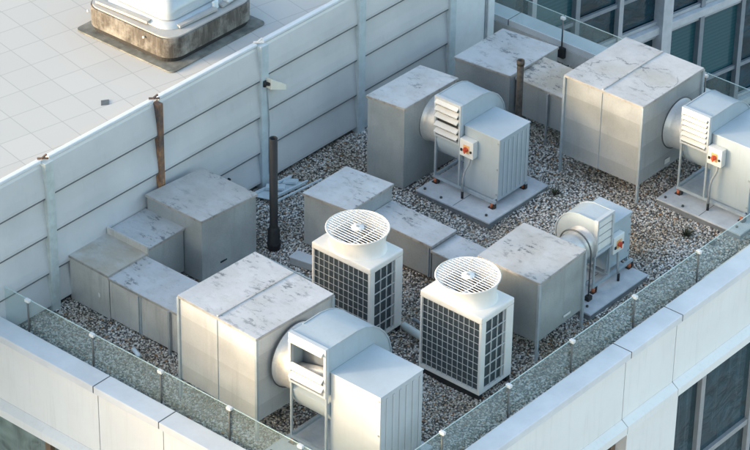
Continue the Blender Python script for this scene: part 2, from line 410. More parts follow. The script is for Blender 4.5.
# ------------------------------------------------------------------ the building carrying the roof
bld = thing('office_building', 'white clad building edge whose gravel roof carries the machinery', 'building', (2, 0, 0))
YI, YO, XI, XO = 7.22, 7.64, 6.06, 6.47
G = 0.020
def seg(a, b, joints):
    c = [a] + [j for j in joints if a < j < b] + [b]
    return [(c[i] + (G / 2 if i else 0), c[i + 1] - (G / 2 if i < len(c) - 2 else 0)) for i in range(len(c) - 1)]
# near left side (faces -y)
JL = (-4.4, 0.22, 1.76); JR = (-5.36, -0.74, 0.78, 5.40)
for x0, x1 in seg(-9, XI - 0.002, JL):
    MB().box(x0, x1, -YO, -YI, 0.355, 0.50, 0.012).build('coping', M['coping'], bld)
    MB().box(x0, x1, -YO + 0.11, -YI - 0.05, -1.00, 0.352).build('wall_panel', M['clad'], bld)
    lx0 = x0
    pr = MB(); pr.poly([(lx0, -YO + 0.11, -1.003), (lx0, -YO + 0.11, -1.26), (lx0, -YO - 0.03, -1.26), (lx0, -YO - 0.03, -1.10)], (x1 - x0, 0, 0)).build('ledge', M['clad'], bld)
for y0, y1 in seg(-YO, 12, JR):
    if y0 < YO and y1 > YI + .5: y1 = YO
    if y0 > YO: continue
    MB().box(XI, XO, y0, y1, 0.355, 0.50, 0.012).build('coping', M['coping'], bld)
    MB().box(XI + 0.05, XO - 0.11, max(y0, -YO + 0.112), y1, -1.00, 0.352).build('wall_panel', M['clad'], bld)
    MB().poly([(XO - 0.11, y0, -1.003), (XO - 0.11, y0, -1.26), (XO + 0.03, y0, -1.26), (XO + 0.03, y0, -1.10)], (0, y1 - y0, 0)).build('ledge', M['clad'], bld)
for x0, x1 in seg(-9, XI - 0.002, (-2.55, 2.0)):
    MB().box(x0, x1, YI, YO, 0.355, 0.50, 0.012).build('coping', M['coping'], bld)
    MB().box(x0, x1, YI + 0.05, YO - 0.11, -2.0, 0.352).build('wall_panel', M['clad'], bld)
# dark seals behind the joints
sl = MB()
for j in JL: sl.box(j - .02, j + .02, -YO + .13, -YI - .07, -1.2, .34)
for j in JR[1:3]: sl.box(XI + .07, XO - .13, j - .02, j + .02, -1.2, .34)
for j in (-4.4, .22, 1.76): sl.box(j - .008, j + .008, -YO + .004, -YI - .004, .36, .494)
for j in (-.74, .78): sl.box(XI + .004, XO - .004, j - .008, j + .008, .36, .494)
sl.box(-2.558, -2.542, YI + .004, YO - .004, .36, .494)
sl.build('joint_seal', M['joint'], bld)
# inner parapet upstands
MB().box(-9, XI - 0.001, -YI - 0.049, -YI + 0.015, -0.29, 0.353).build('parapet_upstand', M['parapet'], bld)
MB().box(XI - 0.015, XI + 0.049, -YI + 0.016, YI - 0.016, -0.29, 0.353).build('parapet_upstand', M['parapet'], bld)
MB().box(-9, XI - 0.001, YI - 0.015, YI + 0.049, -0.29, 0.353).build('parapet_upstand', M['parapet'], bld)
# piers and windows under the ledge
def pier(x0, x1, y0, y1): MB().box(x0, x1, y0, y1, -40, -1.262).build('pier', M['clad'], bld)
pier(0.0, 1.9, -YO + 0.06, -YO + 0.6); pier(XO - 0.6, XO - 0.06, -0.62, 0.93)
pier(5.6, XO - 0.06, -YO + 0.06, -6.9); pier(XO - 0.6, XO - 0.06, 5.3, YO)
def window_bay(axis, a, b, glassmat, frames, brown=False):
    """glazing between two piers, recessed behind the face; bay is a part, its frame and panes sub-parts"""
    fm = M['frame_brown'] if brown else M['frame']
    p = -YO + 0.34 if axis == 'x' else XO - 0.34
    def bx(mb, u0, u1, d0, d1, z0, z1):
        if axis == 'x': mb.box(u0, u1, p + d0, p + d1, z0, z1)
        else: mb.box(p - d1, p - d0, u0, u1, z0, z1)
    wb = MB(); bx(wb, a, b, .03, .05, -9, -1.262); w = wb.build('window', glassmat, bld)
    fr = MB()
    for u in frames: bx(fr, u - .065, u + .065, -.07, .028, -9, -1.264)
    for z in (-1.33, -3.62, -4.6):
        us = sorted([a] + list(frames) + [b])
        for i in range(len(us) - 1):
            bx(fr, us[i] + (.067 if i else 0), us[i + 1] - (.067 if i < len(us) - 2 else 0), -.05, .028, z - .06, z + .06)
    fr.build('frame', fm, w)
window_bay('x', -6, -0.002, M['win_green'], (-5.2, -3.3, -1.28), True)
window_bay('x', 1.902, 5.598, M['win_dark'], (3.0, 4.4))
window_bay('y', 0.932, 5.298, M['win_dark'], (2.09, 3.85))
window_bay('y', -6.9, -0.622, M['win_dark'], (-5.0, -3.2, -0.72), True)
MB().box(-8.9, 5.55, -6.9, -6.85, -40, -0.31).build('inner_wall', M['dark'], bld)
MB().box(5.5, 5.55, -6.8, 7.2, -40, -0.31).build('inner_wall', M['dark'], bld)

# ------------------------------------------------------------------ glass railing
rail = thing('glass_railing', 'frameless glass balustrade on short rods inside the white parapet', 'railing', (2, -7, 0))
RT = 1.09
def glass_run(axis, c, a, b, z0, z1, outer):
    m = MB()
    if axis == 'x': m.box(a, b, c - .006, c + .006, z0, z1)
    else: m.box(c - .006, c + .006, a, b, z0, z1)
    g = m.build('glass_panel', M['glass'], rail)
    e = MB()
    if axis == 'x': e.box(a, b, c - .007, c + .007, z1 + .001, z1 + .012)
    else: e.box(c - .007, c + .007, a, b, z1 + .001, z1 + .012)
    e.build('top_edge', M['glass_edge'], g)
def rail_post(x, y, nx, ny, bracket=False):
    p = MB(); p.tube([(x, y, .30), (x, y, RT - .02)], .019, 10); po = p.build('post', M['rod'], rail)
    c = MB(); c.box(x - .05, x + .05, y - .035, y + .035, RT - .03, RT + .03, .010); c.build('clamp', M['switch'], po)
    f = MB()
    if bracket:
        f.box(x - .075, x + .075, y - .03, y + .05, .17, .40, .01); f.build('bracket', M['black'], po)
    else:
        f.box(x - .05, x + .05, y - .04, y + .04, .36, .44, .01); f.build('foot', M['frame'], po)
yp = -YI + .07
xs_ = [-2.45, -1.83, -.25, 1.36, 2.93, 4.5, 5.95]
for i in range(len(xs_) - 1): glass_run('x', yp + .03, xs_[i] + .01, xs_[i + 1] - .01, .40, RT, -1)
for x in (-1.83, -.25, 1.36, 2.93, 4.5): rail_post(x, yp, 0, 1)
xp = XI - .07
ys_ = [-7.1, -5.35, -3.6, -1.86, -.06, 1.87, 3.7, 5.5, 7.1]
for i in range(len(ys_) - 1): glass_run('y', xp - .03, ys_[i] + .01, ys_[i + 1] - .01, .40, RT, 1)
for y in ys_[1:-1]: rail_post(xp, y, -1, 0)
xb = [-6.6, -4.84, -3.08, -1.1, .66, 2.42, 4.18, 5.93]
for i in range(len(xb) - 1): glass_run('x', YI - .035, xb[i] + .01, xb[i + 1] - .01, .54, 1.13, 1)
for x in xb[1:-1]: rail_post(x, YI - .07, 0, -1, True)

# ------------------------------------------------------------------ noise barrier
bar_ = thing('noise_barrier', 'tall pale blue grey barrier of wide horizontal boards behind the machinery', 'barrier', (-2.5, 0, 0))
XB = -2.5
POSTS = [(-8.75, 'post_pale'), (-5.94, 'post_pale'), (-3.17, 'rust'), (-0.39, 'post'), (2.40, 'post'), (5.20, 'post')]
lv = [(0.10, 0.80), (0.80, 1.58), (1.58, 2.36), (2.36, 3.06)]
for i in range(len(POSTS) - 1):
    y0, y1 = POSTS[i][0] + (.065 if i == 2 else .09), POSTS[i + 1][0] - (.065 if i == 1 else .09)
    if i == 1: y1 -= 0.0
    dz = (0, .02, -.02, .04, .03)[i]
    for k, (z0, z1) in enumerate(lv):
        if k: z0 += dz
        if k < 3: z1 += dz
        pr = [(XB - .05, y0, z0 + .022), (XB + .030, y0, z0 + .022), (XB + .056, y0, z0 + .040), (XB + .060, y0, z0 + .10), (XB + .045, y0, z0 + .26), (XB + .018, y0, z0 + .45), (XB - .010, y0, z1 - .05), (XB - .03, y0, z1 - .002), (XB - .05, y0, z1 - .002)]
        bd = MB().poly(pr, (0, y1 - y0, 0)).build('board', M['barrier'], bar_)
        if k: MB().box(XB - .02, XB + .050, y0, y1, z0 + .004, z0 + .020).build('joint_shadow', M['joint_shadow'], bd)  # added dark strip that draws the shadow line under the board's lip
    MB().box(XB - .08, XB - .052, y0, y1, .1, 3.05).build('board_backing', M['dark'], bar_)
    MB().box(XB - .11, XB - .01, y0, y1, 3.075, 3.135, .015).build('cap', M['barrier_cap'], bar_)
for i, (y, m) in enumerate(POSTS):
    w = .062 if m == 'rust' else .10
    MB().box(XB - .06, XB + (.10 if m == 'rust' else .10), y - w + .002, y + w - .002, .0, 3.10 if m != 'rust' else 3.06, .006).build('post', M[m], bar_)
    h = MB(); h.bar((XB - .10, y - .10, 3.15), (XB + .04, y + .04, 3.15), .035, .025).bar((XB - .04, y - .06, 3.15), (XB - .04, y + .07, 3.18), .03, .025)
    h.build('hook', M['rust'] if i in (1, 2) else M['white'], bar_)
MB().box(XB - .04, XB + .01, 5.302, 6.34, .02, 3.08).build('end_panel', M['barrier_cap'], bar_)
e = MB(); e.box(XB - .04, XB + .03, 6.345, 6.40, .02, 3.1); e.build('end_trim', M['conduit'], bar_)
MB().box(XB - .08, XB + .06, 6.402, 6.60, .02, 3.12, .01).build('end_post', M['barrier_cap'], bar_)
MB().box(XB - .02, XB + .03, 2.51, 5.09, .0, .34).build('base_strip', M['post'], bar_)
MB().box(XB - .3, XB - .12, -12, 6.58, -.25, 2.99).build('backing_wall', M['membrane'], bar_)
k = MB()
for y, z in ((-1.35, .62), (5.5, 2.4)): k.tube([(XB + .02, y, z), (XB + .07, y, z)], .022, 10)
k.build('bolt', M['black'], bar_)
# floodlight on a post
fl = thing('floodlight', 'small cream wedge shaped floodlight fixed to the third barrier post', 'lamp', (-2.4, -.39, 2.2))
MB().poly([(-2.28, -.36, 2.20), (-2.28, .06, 2.02), (-2.28, .06, 2.13), (-2.28, -.36, 2.42)], (-.12, 0, 0)).build('lamp_housing', M['lamp_case'], fl)
MB().bar((-2.405, -.42, 2.31), (-2.3, -.37, 2.31), .05).tube([(-2.39, -.42, 2.25), (-2.39, -.42, 2.37)], .035, 10).build('bracket', M['black'], fl)
MB().tube([(-2.388, -.35, 2.2), (-2.385, -.33, 1.9), (-2.385, -.30, 1.4), (-2.388, -.31, 1.0), (-2.388, -.3, .3)], .008, 6).build('cable', M['conduit'], fl)

# ------------------------------------------------------------------ neighbour roof with skylight
nb = thing('neighbour_building', 'building behind the barrier with pale square pavers on its flat roof', 'building', (-8, -3, 0))
MB().box(-30, XB - .115, -20, 6.58, 2.90, 3.0).build('roof', M['pavers'], nb)
MB().box(-29.9, XB - .32, -19.9, 6.5, -40, 2.895).build('wall', M['clad'], nb)
dr = thing('roof_drain', 'small dark square drain set in the pale pavers', 'drain', (-3.27, -3.72, 3.0))
MB().quadprism([(-3.36, -3.72), (-3.24, -3.84), (-3.16, -3.72), (-3.28, -3.60)], 3.002, 3.010).build('grating', M['rod'], dr)
sk = thing('skylight', 'large rounded skylight on streaked brown kerb with dark apron', 'skylight', (-4.4, -.9, 3.0))
def rrect(x0, x1, y0, y1, r, n=8):
    pts = []
    for cx, cy, a0 in ((x1 - r, y0 + r, -90), (x1 - r, y1 - r, 0), (x0 + r, y1 - r, 90), (x0 + r, y0 + r, 180)):
        for k in range(n + 1):
            a = math.radians(a0 + 90 * k / n); pts.append((cx + r * math.cos(a), cy + r * math.sin(a)))
    return pts
MB().quadprism(rrect(-5.58, -3.07, -2.18, .40, .12, 4), 3.004, 3.03).build('apron', M['kerb_base'], sk)
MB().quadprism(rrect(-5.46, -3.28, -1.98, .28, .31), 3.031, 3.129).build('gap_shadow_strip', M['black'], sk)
o = MB().quadprism(rrect(-5.50, -3.24, -2.02, .32, .34), 3.13, 3.52).build('kerb', M['kerb'], sk); smooth_by_angle(o)
o = MB().quadprism(rrect(-5.47, -3.27, -1.99, .29, .32), 3.521, 3.55).build('flange', M['flange'], sk); smooth_by_angle(o)
# pillow shaped dome and its raised frame
def pillow(x0, x1, y0, y1, z0, h, r, name, mat, n=7):
    bm = bmesh.new(); rings = []
    for k in range(n + 1):
        f = k / n; ins = (1 - math.cos(f * PI / 2)) * .55 * min(x1 - x0, y1 - y0) / 2 * 1.6; z = z0 + h * math.sin(f * PI / 2)
        ins = min(ins, (min(x1 - x0, y1 - y0) / 2) * .93)
        rr = max(.02, r * (1 - f * .8))
        rings.append([bm.verts.new((p[0], p[1], z)) for p in rrect(x0 + ins, x1 - ins, y0 + ins, y1 - ins, rr, 6)])
    m = len(rings[0])
    for i in range(n):
        for j in range(m): bm.faces.new((rings[i][j], rings[i][(j + 1) % m], rings[i + 1][(j + 1) % m], rings[i + 1][j])).smooth = True
    bm.faces.new(rings[-1]); mb = MB(); mb.bm.free(); mb.bm = bm
    return mb.build(name, mat, sk)
pillow(-5.26, -3.48, -1.80, .10, 3.552, .16, .3, 'frame_cushion', M['acrylic'])
pillow(-5.10, -3.62, -1.66, -.04, 3.66, .55, .22, 'dome', M['acrylic'])
m = MB()
for (a, b) in (((-5.30, -1.84), (-4.0, -1.80)), ((-3.50, -1.55), (-3.44, -.6)), ((-3.46, -.45), (-3.5, .06))):
    m.bar((a[0], a[1], 3.585), (b[0], b[1], 3.60), .11, .05)
m.build('loose_flashing', M['flange'], sk)
MB().box(-3.60, -3.40, -.30, -.16, 3.6, 3.78, .02).build('opener', M['plastic'], sk)
MB().box(-3.52, -3.46, -.62, -.5, 3.56, 3.72, .01).build('opener', M['plastic'], sk)
MB().tube([(-3.9, -2.03, 3.42), (-3.9, -2.07, 3.42)], .022, 8).tube([(-5.35, -2.03, 3.44), (-5.35, -2.06, 3.44)], .02, 8).build('fixing', M['white'], sk)

# ------------------------------------------------------------------ duct boxes
def ductbox(label, near, left, right, z0, z1, mat, top, legs=(), lid=.012, seam=None, vseam=(), hang=.018, zoff=None, group='galvanised duct boxes'):
    """near/left/right: the three visible top corners; the fourth follows"""
    n, l, r = Vector((*near, 0)), Vector((*left, 0)), Vector((*right, 0)); b = l + r - n
    A = (n - l).normalized(); B = (r - n).normalized()
    t = thing('duct_box', label, 'duct box', (n.x / 2 + b.x / 2, n.y / 2 + b.y / 2, 0), group)
    q = [l, n, r, b]
    tops = None if zoff is None else [z1 + d for d in zoff]
    MB().quadprism([(p.x, p.y) for p in q], z0, z1, .006 if zoff is None else 0, tops).build('body', mat, t)
    ex = [l - A * hang - B * hang, n + A * hang - B * hang, r + A * hang + B * hang, b - A * hang + B * hang]
    m = MB()
    bm = m.bm
    zt = tops or [z1] * 4
    lo = [bm.verts.new((p.x, p.y, z + .001)) for p, z in zip(ex, zt)]; hi = [bm.verts.new((p.x, p.y, z + lid)) for p, z in zip(ex, zt)]
    # slightly sagging subdivided top
    bm.faces.new(lo[::-1])
    for i in range(4): bm.faces.new((lo[i], lo[(i + 1) % 4], hi[(i + 1) % 4], hi[i]))
    N = 8; rows = []
    for i in range(N + 1):
        row = []
        for j in range(N + 1):
            u, v = i / N, j / N
            p = (hi[0].co * (1 - u) + hi[1].co * u) * (1 - v) + (hi[3].co * (1 - u) + hi[2].co * u) * v
            if 0 < i < N and 0 < j < N: p = p + Vector((0, 0, random.uniform(-.004, .004) + .010 * math.sin(PI * u) * math.sin(PI * v)))
            row.append(bm.verts.new(p))
        rows.append(row)
    for i in range(N):
        for j in range(N):
            f = bm.faces.new((rows[i][j], rows[i + 1][j], rows[i + 1][j + 1], rows[i][j + 1])); f.smooth = True
    m.build('lid', top, t)
    ed = MB()
    for i in range(4):
        a_, b_ = ex[i], ex[(i + 1) % 4]; d_ = (b_ - a_).normalized(); o_ = Vector((d_.y, -d_.x, 0)) * .004
        za, zb_ = zt[i] - .014, zt[(i + 1) % 4] - .014
        ed.bar((a_.x + o_.x, a_.y + o_.y, za), (b_.x + o_.x, b_.y + o_.y, zb_), .012, .042)
    ed.build('drip_edge', M['edge'], t)
    if seam:   # raised standing seam across the lid, running the B way
        s0 = l + (n - l) * seam; s1 = b + (r - b) * seam
        MB().bar((s0.x, s0.y, z1 + lid + .012), (s1.x, s1.y, z1 + lid + .012), .035, .022).build('top_seam', M['top_speck'], t)
        MB().bar((s0.x - B.x * .004, s0.y - B.y * .004, z0 + .02), (s0.x - B.x * .004, s0.y - B.y * .004, z1 - .02), .02, .012).build('face_seam', M['angle'], t)
    if vseam:
        for f in vseam:
            s0 = l + (n - l) * f
            MB().bar((s0.x - B.x * .006, s0.y - B.y * .006, z0 + .005), (s0.x - B.x * .006, s0.y - B.y * .006, z1 - .005), .035, .014).build('joint_flange', M['angle'], t)
    for (c, zl) in legs:
        p = {'l': l - A * .012 - B * .012, 'n': n + A * .012 - B * .012, 'r': r + A * .012 + B * .012, 'b': b - A * .012 + B * .012}[c]
        MB().box(p.x - .024, p.x + .024, p.y - .024, p.y + .024, 0, z1 - .02 if zl is None else zl, .003).build('leg', M['angle'], t)
    return t
b1 = ductbox('large bright box nearest the corner with banded face and centre top seam', (2.90, -6.45), (1.08, -6.37), (2.97, -4.64), .40, 2.10, M['galv_bright'], M['top_b'], [('l', None), ('n', None), ('r', None), ('b', None)], seam=.50)
l4 = ductbox('tall square box against the barrier with speckled dirty top', (-1.04, -3.60), (-2.38, -3.61), (-.92, -2.28), .05, 1.36, M['galv'], M['top_speck'])
s1 = ductbox('low corner box of the elbow duct with stained tan top', (-1.46, -5.55), (-2.46, -5.53), (-1.46, -4.58), .04, .97, M['galv_warm'], M['top_tan'])
l3 = ductbox('low duct piece joining the stained corner box to the tall box', (-1.47, -4.56), (-2.41, -4.56), (-1.47, -3.625), .12, 1.04, M['galv'], M['top'])
l2 = ductbox('low duct running from the elbow into the large bright box', (1.05, -5.55), (-1.435, -5.55), (1.05, -4.64), .08, .93, M['galv_warm'], M['top_c'], vseam=(.29, .31))
m1 = ductbox('squat square box at the left end of the central duct', (.50, -1.31), (-.52, -1.42), (.49, -.11), .06, 1.15, M['galv'], M['top'])
m2 = ductbox('middle length of the central low duct behind the first condenser', (2.02, -.82), (.525, -.82), (2.02, -.14), .12, .80, M['galv_dark'], M['top_c'], vseam=(.97,))
m3 = ductbox('short low duct entering the square box behind the second condenser', (3.60, -.82), (2.045, -.82), (3.60, -.14), .12, .71, M['galv_dark'], M['top_c'])
rf = ductbox('square box on legs behind the second condenser with grimy speckled top', (4.97, -1.49), (3.65, -1.52), (4.92, -.14), .385, 1.64, M['galv'], M['top_speck'], [('n', None), ('r', None), ('l', None)])
b5 = ductbox('tall narrow box feeding the fan in the middle of the roof', (-.38, 1.26), (-1.20, 1.16), (-.36, 2.79), .05, 1.83, M['galv'], M['top'])
b6 = ductbox('wide box at the back beside the end of the barrier', (-.22, 4.28), (-1.49, 4.14), (-.22, 5.80), .25, 1.30, M['galv_dark'], M['top'], hang=.012)
d6 = ductbox('low tan topped duct joining the two back boxes', (1.40, 4.45), (-.19, 4.45), (1.40, 5.32), .42, 1.20, M['galv'], M['top_tan'], zoff=(0, -.02, .06, .08), vseam=(.5,))
b7 = ductbox('largest box at the back with ring stains and seam across its top', (3.22, 3.86), (1.43, 3.85), (3.21, 5.79), .40, 2.13, M['galv_band'], M['top_ring'], [('l', None), ('n', None), ('r', None)], seam=.48)
# flange strip standing between the two low boxes; stubs; plates
MB().quadprism([(-2.43, -4.60), (-1.42, -4.60), (-1.42, -4.565), (-2.43, -4.565)], .5, 1.12).build('flange_strip', M['galv_warm'], s1)
MB().box(-1.72, -1.68, -5.565, -5.552, .42, .50).build('tag', M['white'], s1)
MB().box(-1.0, -.985, -3.16, -3.0, .27, .30).build('slot', M['black'], l4)
MB().box(4.955, 4.965, -.72, -.52, .52, .56).build('slot', M['white'], rf)
MB().box(3.235, 3.245, 4.70, 4.86, .50, .60).build('label_plate', M['white'], b7)
MB().bar((.05, -5.59, .0), (.05, -5.59, .92), .045).build('leg', M['conduit'], l2)
MB().bar((.62, 4.40, .0), (.62, 4.40, 1.16), .035).build('leg', M['conduit'], d6)
# skids under boxes that sit low
for t_, (x0, x1, y0, y1), z in ((b5, (-1.12, -.45, 1.3, 2.7), .05), (m1, (-.45, .42, -1.3, -.2), .06), (l4, (-2.3, -1.1, -3.5, -2.4), .05), (b6, (-1.4, -.3, 4.4, 5.7), .25), (m2, (.6, 1.95, -.75, -.2), .12), (m3, (2.1, 3.5, -.75, -.2), .12), (s1, (-2.4, -1.5, -5.45, -4.7), .04), (l3, (-2.35, -1.5, -4.5, -3.7), .12), (l2, (-1.4, 1.0, -5.45, -4.75), .08)):
    MB().box(x0, x1, y0, y1, 0, z - .002).build('skid', M['membrane'], t_)

# ------------------------------------------------------------------ exhaust fans
def fan(label, origin, rot, W=.61, zt=2.05, zb=1.23, rcy=.48, rcz=1.24, R=.46, collar=.38, cw=.85, cy0=.09, cy1=1.0, ctop=1.60, cbot=.40, pad=.15, padx=(-.06, 1.70), pady=(-.44, 1.35), blades=5, missing=(), switch=True, cab_mat='fan_paint', ribs=6, shut=False, base=None, gap=None, recess=.03):
    """local frame: x from duct box to motor cabinet, outlet louvre on the plane y=0 looking -y"""
    t = thing('exhaust_fan', label, 'exhaust fan', (origin[0], origin[1], 0), 'exhaust fans on pads')
    X = Matrix.Translation((origin[0], origin[1], 0)) @ Matrix.Rotation(rot, 4, 'Z')
    def B(m, name, mat, parent=None, **k): return m.build(name, M[mat] if isinstance(mat, str) else mat, parent or t, xf=X, **k)
    # scroll outline in (y, z)
    Rt = zt - rcz; out = []
    out.append((recess, zt)); 
    cyc = rcy + .10
    for k in range(0, 15):
        a = math.radians(90 - k * 180 / 14); f = k / 14
        r = Rt * (1 - .16 * f)
        out.append((cyc + r * math.cos(a) * (1.0), rcz + r * math.sin(a)))
    for k in range(1, 9):
        a = math.radians(-90 - k * 78 / 8); f = k / 8
        r = Rt * (.84 - .10 * f)
        out.append((cyc + r * math.cos(a), rcz + r * math.sin(a)))
    out.append((recess, zb))
    m = MB(); m.poly([(0.0, y, z) for y, z in out], (W, 0, 0))
    sc = B(m, 'scroll_housing', 'fan_paint'); smooth_by_angle(sc, 35)
    m = MB()
    for s_ in (-.008, W - .004):     # rolled rims on both side plates
        m = MB()
        for i in range(len(out) - 1):
            m.bar((s_ + .006, out[i][0], out[i][1]), (s_ + .006, out[i + 1][0], out[i + 1][1]), .022, .022)
        B(m, 'rim', 'rim', sc)
    # louvre frame and blades
    m = MB(); w = .035
    m.box(-.01, w, -.05, .028, zb - .02, zt + .02).box(W - w, W + .01, -.05, .028, zb - .02, zt + .02)
    m.box(w + .001, W - w - .001, -.05, .028, zt - .03, zt + .02).box(w + .001, W - w - .001, -.05, .028, zb - .02, zb + .02)
    lf = B(m, 'louvre_frame', 'fan_paint_pale')
    m = MB(); m.box(w, W - w, recess - .03, recess - .001, zb + .021, zt - .031); B(m, 'outlet_opening', 'inner' if missing else 'dark', lf)
    if recess > .1:
        m = MB(); m.box(0, W, .029, recess + .02, zt - .012, zt + .001).box(0, W, .029, recess, zb, zb + .015).box(0, .012, .029, recess, zb + .016, zt - .013).box(W - .012, W, .029, recess, zb + .016, zt - .013); B(m, 'outlet_duct', 'fan_paint', lf)
    if missing:
        m = MB(); m.tube([(w + .02, recess - .12, zb + .16), (W - w - .02, recess - .12, zb + .34)], .09, 14); B(m, 'inner_tube', 'collar', lf)
    hgt = (zt - zb - .05 - (.05 if gap else 0)) / blades
    for i in range(blades):
        if i in missing: continue
        z1 = zt - .03 - i * hgt - (.05 if gap and i >= gap else 0)
        if shut: pts = [(w, -.012, z1), (w, -.022, z1 - .004), (w, -.030, z1 - hgt + .028), (w, -.012, z1 - hgt + .024)]
        else:
            op = .082 if blades < 6 else .066
            pts = [(w, -.012, z1), (w, -.03, z1 + .004), (w, -.03 - op, z1 - hgt * .36), (w, -.026 - op, z1 - hgt * .50), (w, -.016 - op, z1 - hgt * .48), (w, -.012, z1 - .012)]
        m = MB(); m.poly(pts, (W - 2 * w, 0, 0)); B(m, 'louvre_blade', 'white', lf)
    # round inlet collar
    m = MB(); prof = [(R + .045, -collar), (R + .04, -collar + .012), (R + .02, -collar + .03), (R + .012, -collar * .7), (R, -collar * .4), (R - .012, -collar * .2), (R - .02, -.02), (R + .03, -.015), (R + .03, -.001)]
    m.lathe(prof, (0, rcy, rcz), 'x', 56); cl = B(m, 'inlet_collar', 'collar')
    m = MB(); m.lathe([(R + .03, -collar - .001), (R + .062, -collar - .001), (R + .062, -collar + .006), (R + .03, -collar + .008)], (0, rcy, rcz), 'x', 56); B(m, 'collar_band', 'collar_band', cl)
    if base == 'hoop':
        hr = R + .05; hx = -.22
        m = MB(); m.tube([(hx, rcy - hr, pad + .02)] + [(hx, rcy - hr * math.cos(math.radians(a)), rcz + hr * math.sin(math.radians(a))) for a in range(0, 181, 12)] + [(hx, rcy + hr, pad + .02)], .015, 8)
        B(m, 'hoop', 'rod')
        for yy in (rcy - hr, rcy + hr):
            m = MB(); m.box(hx - .06, hx + .06, yy - .05, yy + .05, pad, pad + .09, .01); B(m, 'hoop_foot', 'rubber')
    # cabinet
    x0, x1 = W + .012, W + cw
    m = MB(); m.box(x0, x1, cy0, cy1, cbot, ctop, .008); cb = B(m, 'motor_cabinet', cab_mat)
    m = MB(); m.box(x0 - .008, x1 + .012, cy0 - .012, cy1 + .012, ctop + .001, ctop + .016, .004); B(m, 'cabinet_top', 'fan_top', cb)
    m = MB()
    for i in range(ribs):
        y = cy0 + .16 + (cy1 - cy0 - .24) * i / max(1, ribs - 1)
        m.box(x1 + .001, x1 + .014, y - .022, y + .022, cbot + .06, ctop - .08, .004)
    B(m, 'rib', 'fan_top' if cab_mat == 'fan_paint' else cab_mat, cb)
    for z in (cbot + .12, (cbot + ctop) / 2, ctop - .10):
        m = MB(); m.box(x1 - .05, x1 - .02, cy0 - .012, cy0 - .001, z, z + .03); B(m, 'latch', 'conduit', cb)
    # base frame, mounts
    zf = pad + .14
    m = MB()
    for y in (.0, cy1 - .05): m.bar((-.02, y, zf), (x1 + .02, y, zf), .05, .06)
    for x in (.0, W, x1 - .05): m.bar((x, .02, zf + .001), (x, cy1 - .06, zf + .001), .045, .05)
    m.bar((.012, .0, zf + .02), (.012, .0, zb - .01), .035); m.bar((W - .012, .0, zf + .02), (W - .012, .0, zb - .01), .035)
    m.bar((.012, cy1 - .05, zf + .02), (.012, cy1 - .05, rcz), .035)
    m.bar((x0 + .02, cy0 + .02, zf + .02), (x0 + .02, cy0 + .02, cbot - .001), .04).bar((x1 - .03, cy0 + .02, zf + .02), (x1 - .03, cy0 + .02, cbot - .001), .04)
    m.bar((x0 + .02, cy1 - .06, zf + .02), (x0 + .02, cy1 - .06, cbot - .001), .04).bar((x1 - .03, cy1 - .06, zf + .02), (x1 - .03, cy1 - .06, cbot - .001), .04)
    B(m, 'base_frame', 'angle')
    for x in (.03, x1 - .06):
        for y in (.0, cy1 - .05):
            m = MB(); m.tube([(x, y, pad + .012), (x, y, pad + .10)], .034, 12); v = B(m, 'vibration_mount', 'spring')
            m = MB(); m.box(x - .06, x + .06, y - .045, y + .045, pad, pad + .012).box(x + .045, x + .085, y - .03, y + .03, pad + .013, pad + .11); B(m, 'mount_plate', 'rubber', v)
    if switch:
        sx, sz = x0 + .03, ctop - .28
        m = MB(); m.box(sx - .02, sx + .30, -.06, cy0 - .002, sz - .28, sz + .08, .012); sw = B(m, 'isolator_switch', 'switch')
        m = MB(); m.box(sx + .07, sx + .21, -.066, -.061, sz - .19, sz - .02); B(m, 'yellow_plate', 'yellow', sw)
        m = MB(); m.lathe([(.0, -.045), (.045, -.045), (.045, 0), (.05, 0)], (sx + .14, -.067, sz - .105), 'y', 16).box(sx + .125, sx + .155, -.125, -.112, sz - .17, sz - .04); B(m, 'knob', 'red', sw)
        m = MB(); m.box(sx + .01, sx + .05, -.08, -.061, sz - .17, sz - .12); B(m, 'indicator', 'black', sw)
        m = MB(); m.box(sx + .235, sx + .27, -.08, -.061, sz - .15, sz - .11); B(m, 'indicator', 'black', sw)
        m = MB(); m.tube([(sx + .2, -.0, sz - .28), (sx + .19, -.02, sz - .42), (sx + .13, -.07, sz - .60), (sx + .12, -.10, sz - .75), (sx + .12, -.11, pad + .12)], .023, 8); cd = B(m, 'conduit', 'conduit', sw)
        m = MB(); m.tube([(sx + .12, -.11, pad), (sx + .12, -.11, pad + .15)], .026, 8); B(m, 'conduit_end', 'black', cd)
    # concrete pad is a thing of its own
    return t, X
def pad_(label, x0, x1, y0, y1, h):
    t = thing('concrete_pad', label, 'concrete pad', ((x0 + x1) / 2, (y0 + y1) / 2, 0), 'concrete pads under the fans')
    MB().box(x0, x1, y0, y1, h - .035, h, .008).build('slab', M['concrete'], t)
    MB().box(x0 + .012, x1 - .012, y0 + .012, y1 - .012, 0, h - .036).build('skirt', M['flash'], t)
    ym = (y0 + y1) / 2; m = MB()
    m.box((x0 + x1) / 2 - .004, (x0 + x1) / 2 + .004, y0 + .02, y1 - .02, h + .0005, h + .003)
    for dx, dy in ((.12, .13), (.55, .09), (x1 - x0 - .2, .17)): m.tube([(x0 + dx, y0 + dy, h), (x0 + dx, y0 + dy, h + .03)], .025, 8)
    m.build('pad_marks', M['joint'], t)
    return t
fan('fan in the middle of the roof with five part open white louvre blades', (0.0, 1.74), 0, cbot=.27, gap=3)
fan('fan at the right edge of the view with six evenly open blades', (3.71, 4.49), 0, W=.62, zb=1.32, rcy=.59, rcz=1.25, R=.46, collar=.49, cw=.92, cy1=1.32, ctop=1.68, cbot=.27, blades=6)
